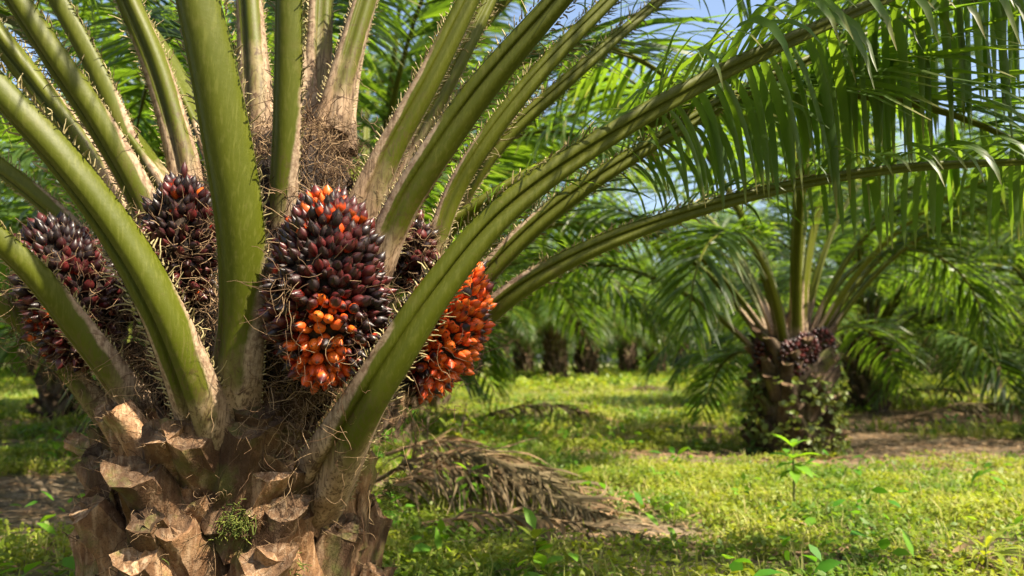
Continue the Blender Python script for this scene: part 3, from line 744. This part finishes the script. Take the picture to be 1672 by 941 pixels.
# fruit bunches
C1 = at(535, 472, 2.30)
def ripe1(p):
    px = 836 + p[:, 0] / p[:, 1] * FPX; dz = (p[:, 2] - C1[2])
    low = np.exp(-((px - 525) / 62) ** 2) * sst(.02, -.12, dz); top = .50 * sst(.13, .25, dz)
    return np.clip(.06 + low * .85 + top, 0, 1)
C2 = at(722, 535, 2.52)
def ripe2(p):
    px = 836 + p[:, 0] / p[:, 1] * FPX
    return np.clip(.10 + sst(655, 705, px) * .85 - .25 * sst(770, 800, px), 0, 1)
C3 = at(298, 402, 2.46); C4 = at(118, 480, 2.58); C5 = at(672, 412, 2.68)
def rot(dx, dy, dz): return nrm(np.array([dx, dy, dz], float))
for b in (
    bunch(palm, 'fruit_bunch', C1, (.185, .175, .285), rot(.02, -.10, 1), ripe1, 900, .052, .0305, 21, 56, 'big bunch, dark purple above and orange red below'),
    bunch(palm, 'fruit_bunch', C2, (.135, .14, .235), rot(.42, 0, 1), ripe2, 620, .050, .0305, 22, 44, 'orange red bunch behind a slanting stalk'),
    bunch(palm, 'fruit_bunch', C3, (.142, .135, .215), rot(.0, -.1, 1), lambda p: .0 + .26 * sst(.10, .18, p[:, 2] - C3[2]), 470, .050, .029, 23, 8, 'dark purple bunch'),
    bunch(palm, 'fruit_bunch', C4, (.18, .15, .265), rot(-.35, -.05, 1), lambda p: -.04 + .6 * sst(.0, -.14, p[:, 2] - C4[2]) * sst(120, 70, 836 + p[:, 0] / p[:, 1] * FPX), 520, .050, .029, 24, 4, 'blackish bunch half behind stalks'),
    bunch(palm, 'fruit_bunch', C5, (.085, .09, .125), rot(0, 0, 1), lambda p: .04 + 0 * p[:, 0], 120, .046, .034, 25, 2, 'small black bunch'),
): shift(b)

# loose fibres around the bunches and hanging at the front
m = MB(); r = rng(66)
for c, rad, n in ((C1, (.185, .175, .285), 150), (C2, (.14, .15, .23), 60), (C3, (.14, .135, .215), 240), (C4, (.18, .155, .265), 280), (C5, (.1, .1, .14), 160)):
    q = nrm(r.normal(size=(n, 3))); q[:, 1] = -np.abs(q[:, 1]); low = q[:, 2] < (-.35 if n in (150, 60) else .25) + .3 * r.random(n); q = q[low]
    P = c + q * np.array(rad) * 1.0
    fibres(m, P, np.cross(q, r.normal(size=q.shape)) + q * .25 - Z * .4, .05 + .11 * r.random(len(P)), .0008 + .0008 * r.random(len(P)), 1.0, int(n), K=8)
for px, py, d, n, sp in ((470, 470, 2.1, 26, .03), (440, 620, 2.36, 80, .07), (540, 650, 2.34, 120, .10), (640, 660, 2.45, 60, .07), (300, 560, 2.40, 220, .08), (210, 560, 2.50, 240, .11), (660, 640, 2.5, 100, .09), (400, 670, 2.34, 110, .09), (480, 680, 2.38, 90, .08), (430, 300, 2.6, 200, .12), (545, 280, 2.6, 260, .12)):
    P = at(px, py, d) + r.normal(0, 1, (n, 3)) * np.array([sp, sp * .4, sp])
    fibres(m, P, r.normal(0, .7, (n, 3)) - Z * .7, .06 + .13 * r.random(n), .0007 + .0008 * r.random(n), .9, int(px), K=8, grav=.3)
shift(m.obj('loose_fibres', [M_FIBRE], palm))
# moss tufts growing in the trunk's gaps
n_ = mat_new('moss'); M_MOSS = n_.done(n_.pbr(n_.mix(n_.attr('rnd'), (.05, .075, .012), (.15, .16, .03)), .8, .2))
for px, py, n in ((388, 855, 170), (636, 800, 70), (252, 905, 50), (470, 930, 60)):
    m = MB(); p, nn = core_point(px, py, .06)
    P = p + r.normal(0, 1, (n, 3)) * np.array([.026, .012, .022])
    fibres(m, P, nn + r.normal(0, .6, (n, 3)), .015 + .03 * r.random(n), .0014 + .001 * r.random(n), .4, px, K=4, mat=0)
    m.obj('moss_tuft', [M_MOSS], trunk)

# ------------------------------------------------------------------ OTHER PALMS
def palm_trunk_mesh(seed, h=1.25, rad=.40):
    r = rng(seed); m = MB()
    prof = [(-.1, rad * 1.12), (.0, rad * 1.08), (h * .3, rad * .96), (h * .6, rad * .92), (h * .9, rad * .98), (h * 1.1, rad * .8), (h * 1.35, rad * .35), (h * 1.5, .02)]
    p = np.array(prof); zs = np.linspace(-.1, h * 1.5, 26)
    lathe(m, [(z, np.interp(z, p[:, 0], p[:, 1]) * .86) for z in zs], lambda z: (0, 0), 24, .05, seed, 0)
    for i in range(62):
        a = i * 2.39996; z = h * 1.12 * i / 61; n = np.array([math.cos(a), math.sin(a), 0])
        leaf_base(m, n * (np.interp(z, p[:, 0], p[:, 1]) * .84 - .03) + Z * z, Z + np.cross(Z, n) * r.normal(0, .3), n, .18 + .12 * r.random(), .2, .10, seed + i, lean=.6, cut=(r.normal(0, .2), r.normal(-.1, .2)), S=4, m0=0, m1=1)
    return m.mesh('trunk', [M_BARK, M_STUBCUT])
TRUNKS = [palm_trunk_mesh(500), palm_trunk_mesh(570, 1.35, .37)]
def dark_bunch_mesh(seed):
    r = rng(seed); m = MB(); n = 130
    i = np.arange(n) + .5; zc = 1 - 2 * i / n; ph = i * 2.39996
    q = nrm(np.stack([np.sqrt(1 - zc ** 2) * np.cos(ph), np.sqrt(1 - zc ** 2) * np.sin(ph), zc], -1) + r.normal(0, .05, (n, 3)))
    Bs = basis(q + Z * .5 + r.normal(0, .2, q.shape))
    for k in range(n):
        m.add((FV * np.array([.024, .024, .062])) @ Bs[k].T + q[k] * np.array([.12, .12, .17]), FQ, 0, axis=FA, ripe=np.full(len(FV), .02 + .25 * r.random() * (r.random() < .3)), rnd=np.full(len(FV), r.random()))
    return m.mesh('fruit_bunch', [M_FRUITS])
DARKB = [dark_bunch_mesh(41), dark_bunch_mesh(42)]

def full_palm(name, label, x, y, seed, n=36, tw=1.0, sc=1.0, hz=1.25, rz=None, group='oil palms', kill=None, bunches=6, fsc=1.0):
    r = rng(seed); z0 = float(gz(x, y))
    root = thing(name, label, 'palm tree', (x, y, z0), r.random() * 6.28 if rz is None else rz, group)
    root.scale = (sc,) * 3
    link('trunk', TRUNKS[seed % 2], root, scale=(tw, tw, 1))
    for i in range(n):
        t = (i + .5) / n; k = int(np.clip(t * 8, 0, 7)); a = i * 2.39996 + r.normal(0, .12)
        if kill and kill(a, k): continue
        z = hz * (1.32 - .52 * t); rad = (.06 + .27 * t) * tw
        link('frond', (PROTO if r.random() < .5 else PROTO2)[k], root, (rad * math.cos(a), rad * math.sin(a), z), (r.normal(0, .06), r.normal(0, .06), a), fsc * (1 + r.normal(0, .05)))
    for i in range(bunches):
        a = i * 2 * math.pi / bunches + r.normal(0, .2)
        link('fruit_bunch', DARKB[i % 2], root, (.27 * tw * math.cos(a), .27 * tw * math.sin(a), hz * (.93 + .22 * r.random())), (r.normal(0, .2), r.normal(0, .2), a), .85 + .4 * r.random())
    return root

MID = (2.98, 8.5)
def adiff(a, deg): return abs((a - R(deg) + math.pi) % (2 * math.pi) - math.pi)
full_palm('oil_palm', 'oil palm with stout mossy trunk standing behind a green sapling', *MID, 1000, n=46, sc=.82, bunches=9, fsc=1.22, rz=0, tw=1.3, kill=lambda a, k: (k <= 1 and int(a * 7) % 2 == 0) or (k >= 3 and adiff(a, -95) < R(62)) or (k >= 6 and (adiff(a, 180) < R(75) or adiff(a, 0) < R(40))))
EXTRA = [frond_mesh('frond', 3.9, 78, 142, 171, petiole=.36), frond_mesh('frond', 3.5, 70, 165, 172, petiole=.34)]
mid_palm = [o for o in COL.objects if o.name.startswith('oil_palm') and abs(o.location.x - MID[0]) < .01][0]
link('frond', EXTRA[0], mid_palm, (.2, -.06, 1.25), (0, 0, R(-14)), 1.22); link('frond', EXTRA[1], mid_palm, (-.12, -.15, 1.25), (0, 0, R(-128)), 1.15)
link('frond', EXTRA[1], mid_palm, (.15, .0, 1.25), (0, 0, R(14)), 1.2)
full_palm('oil_palm', 'oil palm close behind the mossy trunk, partly hidden by it', 6.75, 15.3, 1003, n=36, fsc=1.15)
full_palm('oil_palm', 'oil palm behind the big one, trunk hidden by its right flank', -1.75, 14.6, 1004, n=40, sc=1.2, fsc=1.1, rz=0, kill=lambda a, k: k >= 6 and adiff(a, -20) < R(70))
full_palm('oil_palm', 'nearest oil palm straight behind the big trunk, only its fronds showing', -1.66, 9.0, 1006, n=36, sc=1.1, fsc=1.1, rz=0, kill=lambda a, k: k >= 5 and abs((a - R(-35) + math.pi) % (2 * math.pi) - math.pi) < R(60))
full_palm('oil_palm', 'oil palm behind the left flank of the big trunk, only its crown showing', -4.25, 9.7, 1007, n=38, sc=1.1, rz=0, kill=lambda a, k: k >= 5 and adiff(a, 200) < R(75))
full_palm('oil_palm', 'oil palm standing beyond the bare litter patch at far left', -7.5, 13.4, 1008, n=36, sc=.95, fsc=1.15)
full_palm('oil_palm', 'oil palm beyond the bare path, its trunk cut by the right edge', 9.9, 14.4, 1009, n=34)
full_palm('oil_palm', 'oil palm just beyond the right edge, fronds reaching over the path', 9.6, 8.9, 1012, n=28)
full_palm('oil_palm', 'unseen oil palm added behind the camera to shade the big trunk', 3.3, -2.0, 1014, n=30, rz=0, kill=lambda a, k: k >= 4 and adiff(a, 149) < R(40))  # out of view, added so its fronds throw dappled shade on the near palm

# far rows: trunk and one-mesh crown, shared
def crown_mesh(seed, n=34):
    r = rng(seed); m = MB()
    for i in range(n):
        t = (i + .5) / n; k = int(np.clip(t * 8, 0, 7)); a = i * 2.39996 + r.normal(0, .12)
        k = min(k, 6); src = (PROTO if r.random() < .5 else PROTO2)[k]
        nv = len(src.vertices); co = np.empty(nv * 3, np.float32); src.vertices.foreach_get('co', co); co = co.reshape(-1, 3).astype(float)
        ca, sa = math.cos(a), math.sin(a)
        co = np.stack([co[:, 0] * ca - co[:, 1] * sa, co[:, 0] * sa + co[:, 1] * ca, co[:, 2]], -1) + np.array([(.05 + .24 * t) * ca, (.05 + .24 * t) * sa, 1.25 * (1.38 - .5 * t)])
        at_ = {}
        for nm in ('edge', 'dist', 'tone', 'tip', 'rnd'):
            b = np.empty(nv, np.float32); src.attributes[nm].data.foreach_get('value', b); at_[nm] = b.astype(float)
        lv = np.empty(len(src.loops), np.int32); src.loops.foreach_get('vertex_index', lv)
        mi = np.empty(len(src.polygons), np.int32); src.polygons.foreach_get('material_index', mi)
        q = lv.reshape(-1, 4)
        m.add(co, q, 0, **at_); m.m[-1] = mi
    return m.mesh('crown', [M_STALK, M_LEAF])
CROWNS = [crown_mesh(60 + i) for i in range(4)]
def far_palm(x, y, seed, label, group, sc):
    r = rng(seed); root = thing('oil_palm', label, 'palm tree', (x, y, float(gz(x, y))), r.random() * 6.28, group); root.scale = (sc,) * 3
    link('trunk', TRUNKS[seed % 2], root, scale=(1, 1, 1.35)); link('crown', CROWNS[seed % 4], root, (0, 0, .5))
    return root
def ground_px(px, py):
    d = CAM_Z * FPX / (py - 590.0) ; return (px - 836) / FPX * d, d
SEEN = [(905, 628, 'far oil palm, left one of the pair of trunks beyond the clearing'), (957, 626, 'far oil palm, right one of the pair of trunks beyond the clearing'),
        (1024, 616, 'far oil palm with thin looking trunk to the right of the trunk pair'), (768, 629, 'far oil palm with brown trunk beside the orange fruit bunch'),
        (855, 617, 'far oil palm, slim trunk between the brown trunk and the pair'), (1110, 614, 'far oil palm whose trunk stands over the pale dry heap'),
        (1185, 617, 'far oil palm just to the left of the mossy trunk'), (1600, 640, 'far oil palm near the right edge beyond the bare path'),
        (45, 628, 'far oil palm behind the sunlit grass at far left')]
taken = [(-.93, 2.7), MID, (6.75, 15.3), (-1.75, 14.6), (-1.66, 9.0), (-4.25, 9.7), (-7.5, 13.4), (9.9, 14.4), (9.6, 8.9)]
for i, (px, py, lab) in enumerate(SEEN):
    x, y = ground_px(px, py); far_palm(x, y, 2000 + i, lab, 'oil palms', 1.2 + .1 * (i % 3)); taken.append((x, y))
r = rng(91); A_ = np.array([3.75, 6.3]); B_ = np.array([-3.58, 6.4]); cnt = 0
for i in range(-14, 16):
    for j in range(-14, 16):
        x, y = np.array([-.93, 2.7]) + i * A_ + j * B_ + r.normal(0, .5, 2)
        if y < 13 or y > 74 or abs(x) > .66 * y + 2.5: continue
        if min(math.hypot(x - a, y - b) for a, b in taken) < 4.6: continue
        px = 836 + x / y * FPX
        if 660 < px < 1230 and y < 33: continue
        if (i * 7 + j * 3) % 4 == 0 and y > 30: continue
        where = 'to the left of the big trunk' if px < 160 else 'behind the big trunk and its stalks' if px < 660 else 'between the big trunk and the mossy trunk' if px < 1235 else 'behind the mossy trunk and its crown' if px < 1370 else 'to the right of the mossy trunk'
        far = 'in the hindmost rows' if y > 48 else 'in the middle rows' if y > 28 else 'in the first rows'
        far_palm(x, y, 2100 + cnt, 'distant oil palm ' + far + ', ' + where, 'oil palms ' + far + ' ' + where, .95 + .3 * r.random()); cnt += 1

# closing wood beyond the last row
m = MB(); r = rng(93); n = 26000
a = (r.random(n) * 2 - 1) * .85; d = 84 + 16 * r.random(n); z = np.abs(r.normal(0, 1, n)) * 2.4 + 6.5 * r.random(n) ** 1.3
P = np.stack([d * np.tan(a), d, z], -1)
az = r.random(n) * 6.28; D = np.stack([np.cos(az), np.sin(az), r.normal(0, .5, n)], -1)
strips(m, P, D, np.stack([-np.sin(az), np.cos(az), r.normal(0, .6, n)], -1), 1.2 + 1.0 * r.random(n), .35, K=3, grav=.8, seed=94, prof=np.array([.5, 1, .1]))
tag(m.obj('distant_palm_foliage', [M_LEAF]), 'mass of palm foliage closing the far end of the rows', 'foliage', kind='stuff')

# ------------------------------------------------------------------ creeper on the middle palm's trunk
m = MB(); r = rng(95); n = 1500
a = r.random(n) * 6.28; z = .02 + .80 * r.random(n) ** 1.1; rad = .46 + .07 * r.random(n)
k = fbm(a * 1.2, z * 2.4, 2.2, 5) > .41 + .10 * z; a, z, rad = a[k], z[k], rad[k]; n = len(a)
P = np.stack([MID[0] + rad * np.cos(a), MID[1] + rad * np.sin(a), z], -1); out = np.stack([np.cos(a), np.sin(a), 0 * a], -1)
D = out * .6 + r.normal(0, .6, (n, 3)); ls = .04 + .05 * r.random(n)
strips(m, P, D, np.cross(out, Z) + r.normal(0, .4, (n, 3)), ls, ls * .8, K=4, grav=1.0, seed=96, prof=np.array([.2, 1, .75, .05]))
o = m.obj('creeper', [M_IVY]); tag(o, 'leafy creeper covering the stout mossy trunk behind the sapling', 'creeper')

# ------------------------------------------------------------------ dead fronds on the ground
def dead_frond(pts, label, seed, L_leaf=.6, n=60, group=None, w=.05, wid=.028, flat=.0):
    P = spline(np.array(pts, float), 60); r = rng(seed)
    P[:, 2] += gz(P[:, 0], P[:, 1])
    u = np.linspace(0, 1, 60); wd = w * np.interp(u, [0, .3, 1], [1, .6, .15])
    o0 = P[0].copy(); P = P - o0
    T = nrm(np.gradient(P, axis=0)); v = np.repeat(np.array([[0, 0, -1.]]), 60, 0)
    m = MB(); Tn, N, B = frames(P, v); K = 8; an = np.arange(K) * 2 * math.pi / K
    V = P[:, None] + (wd * .5)[:, None, None] * (np.cos(an)[None, :, None] * B[:, None] + .6 * np.sin(an)[None, :, None] * N[:, None])
    m.add(V.reshape(-1, 3), grid_quads(60, K, True), 0, rnd=.6)
    root = m.obj('dead_frond', [M_DRY]); root.location = o0; tag(root, label, 'dead frond', group)
    m = MB(); dist = np.concatenate([[0], np.cumsum(np.linalg.norm(np.diff(P, axis=0), axis=1))]); L = dist[-1]
    r = rng(seed + 1)
    for side in (-1, 1):
        s = L * (.06 + .93 * (np.arange(n) + r.random(n)) / n); idx = np.clip(np.searchsorted(dist, s), 0, 59)
        ln_ = L_leaf * np.interp(s / L, [0, .2, .6, 1], [.6, 1, .9, .4]) * (.7 + .5 * r.random(n))
        D = side * B[idx] * (.9 + .2 * r.random((n, 1))) + T[idx] * (.7 + .3 * r.random((n, 1))) + Z * r.normal(.05, .2, (n, 1))
        p0 = P[idx] + o0; p1 = p0.copy(); segs = 7
        # blades hang but come to rest on the ground
        pos = p0.copy(); d = nrm(D); rows = []
        Wb = T[idx] + r.normal(0, .5, (n, 3)); gr_ = .12 + .32 * r.random((n, 1)); kink = r.normal(0, .09, (n, 3))
        for k in range(segs):
            W = nrm(Wb - d * np.sum(Wb * d, -1, keepdims=True)); hw = (wid * .5 * np.interp(k / (segs - 1), [0, .2, .6, 1], [.6, 1, .8, .1]))
            rows.append(np.stack([pos - W * hw, pos + W * hw], 1))
            pos = pos + d * (ln_ / (segs - 1))[:, None]; d = nrm(d - Z * gr_ + kink + r.normal(0, .10, (n, 3)))
            fl = gz(pos[:, 0], pos[:, 1]) + .012 + .05 * r.random(n); pos[:, 2] = np.maximum(pos[:, 2], fl)
        V = np.stack(rows, 1) - o0
        q = grid_quads(segs, 2); Q = (q[None] + (np.arange(n) * segs * 2)[:, None, None]).reshape(-1, 4)
        m.add(V.reshape(-1, 3), Q, 0, tip=np.tile(np.repeat(np.linspace(0, 1, segs), 2), n), rnd=np.repeat(r.random(n), segs * 2))
    m.obj('foliage', [M_DRY], root)
    return root
def gp(px, py, d, lift=None):
    p = at(px, py, d); return (p[0], p[1], max(.02, p[2]) if lift is None else lift)
G = 'dead fronds lying on the ground'
dead_frond([gp(610, 790, 5.4), gp(690, 752, 5.3), gp(790, 752, 5.2), gp(880, 788, 5.1), gp(985, 815, 4.9, .05)], 'dry brown frond arching over weeds beside the big trunk', 110, .72, 84, G, .055, .021)
dead_frond([gp(630, 745, 5.8), gp(720, 722, 5.75), gp(840, 752, 5.6), gp(960, 790, 5.4, .10), gp(1060, 812, 5.2, .03)], 'longer dry frond lying just behind the arching one', 111, .6, 80, G, .05, .020)
dead_frond([(-.95, 5.0, .06), (-.5, 5.05, .30), (0, 4.95, .22), (.55, 4.7, .05)], 'darker broken frond under the arching one, half rotted', 114, .6, 90, G, .045, .018)
dead_frond([(-.6, 4.5, .05), (-.1, 4.45, .12), (.4, 4.3, .10), (.95, 4.2, .03)], 'flat dry frond in front of the arching one, weeds poking through', 112, .4, 40, G, .04, .022)
dead_frond([(1.2, 4.05, .03), (1.7, 3.85, .07), (2.4, 3.75, .05), (3.1, 3.7, .02)], 'dry frond sunk in weeds at the lower right corner', 113, .4, 40, G, .035, .022)
for i, (px, py, lab, s) in enumerate([(1060, 648, 'pale dry frond heap out in the sunlit grass', 1.0), (1520, 668, 'dry fronds heaped on the bare path at right', 1.4), (1600, 700, 'second dry frond on the bare path at right, nearer than the heap', 1.3), (880, 690, 'thin dry frond lying in the shaded middle ground', 1.0)]):
    x, y = ground_px(px, py)
    dead_frond([(x - 1.1 * s, y, .05), (x - .3 * s, y - .1, .28 * s), (x + .5 * s, y + .1, .22 * s), (x + 1.3 * s, y, .03)], lab, 120 + i, .55, 46, G, .05, .035)

# ------------------------------------------------------------------ small plants
def small_plant(name, label, x, y, h, leaves, lsize, mat, seed, cat='plant', top=True, lean=(0, 0), whorls=3, ar=.36, branches=0):
    r = rng(seed); z0 = float(gz(x, y)); root = thing(name, label, cat, (x, y, z0), 0)
    P = np.array([[0, 0, -.02], [lean[0] * .3, lean[1] * .3, h * .35], [lean[0] * .6, lean[1] * .6, h * .7], [lean[0], lean[1], h]])
    S = spline(P, 12)
    m = MB(); tubes(m, S[None], np.interp(np.linspace(0, 1, 12), [0, 1], [.009, .004])[None], 6, 0)
    tips = [S[-1]]
    for b in range(branches):
        k = int(r.integers(4, 10)); a = r.random() * 6.28; e = S[k] + np.array([math.cos(a) * .25, math.sin(a) * .15, .12 + .12 * r.random()]) * h * .9
        tubes(m, spline(np.array([S[k], (S[k] + e) / 2 + [0, 0, .03], e]), 8)[None], np.full((1, 8), .004), 5, 0); tips.append(e)
    m.obj('stem', [M_TWIG if branches else M_SAPSTEM], root)
    for i in range(leaves):
        t = 1 - .12 * (i // 5) if top else .2 + .8 * (i + 1) / leaves
        base = S[int(np.clip(t, 0, 1) * 11)] if not branches else tips[i % len(tips)] - np.array([0, 0, .04 * (i // len(tips))])
        a = i * 2.39996 + r.normal(0, .2); el = .75 - .28 * (i // 5) + r.normal(0, .15)
        D = np.array([[math.cos(a) * math.cos(el), math.sin(a) * math.cos(el), math.sin(el)]])
        W = np.array([[-math.sin(a), math.cos(a), .15 * r.normal()]]); l = lsize * (.75 + .5 * r.random())
        q = MB(); strips(q, base[None], D, W, np.array([l]), np.array([l * ar]), K=7, fold=.25, grav=.8, seed=seed + i, prof=np.array([.06, .6, .95, 1, .8, .45, .02]))
        q.obj('leaf', [mat], root)
    return root
n_ = mat_new('sapling stem'); M_SAPSTEM = n_.done(n_.pbr(n_.mix(n_.noise(20), (.09, .10, .03), (.2, .19, .07)), .6, .3))
x, y = ground_px(1288, 838); small_plant('sapling', 'young sapling with a rosette of bright leaves before the mossy trunk', x, y, .44, 20, .155, M_SAP, 200)
x, y = ground_px(872, 960); small_plant('weed_plant', 'bright green leafy weed at the bottom edge', x, y, .22, 18, .105, M_WEED, 201, ar=.42)
x, y = ground_px(745, 770); small_plant('weed_plant', 'dark branching weed rising behind the arching dry frond', x, y, .62, 26, .12, M_WEED, 202, branches=6, lean=(.1, 0))
x, y = ground_px(770, 850); small_plant('weed_plant', 'leafy weed growing up through the arching dry frond', x, y - .1, .30, 30, .10, M_SAP, 203, branches=7, ar=.5)
x, y = ground_px(1590, 945); small_plant('weed_plant', 'spiky grassy weed at the lower right corner', x, y, .16, 22, .24, M_WEED, 204, ar=.10)
x, y = ground_px(700, 745); small_plant('weed_plant', 'leafless looking twiggy weed against the right flank of the big trunk', x, y, .5, 10, .08, M_WEED, 205, branches=8)
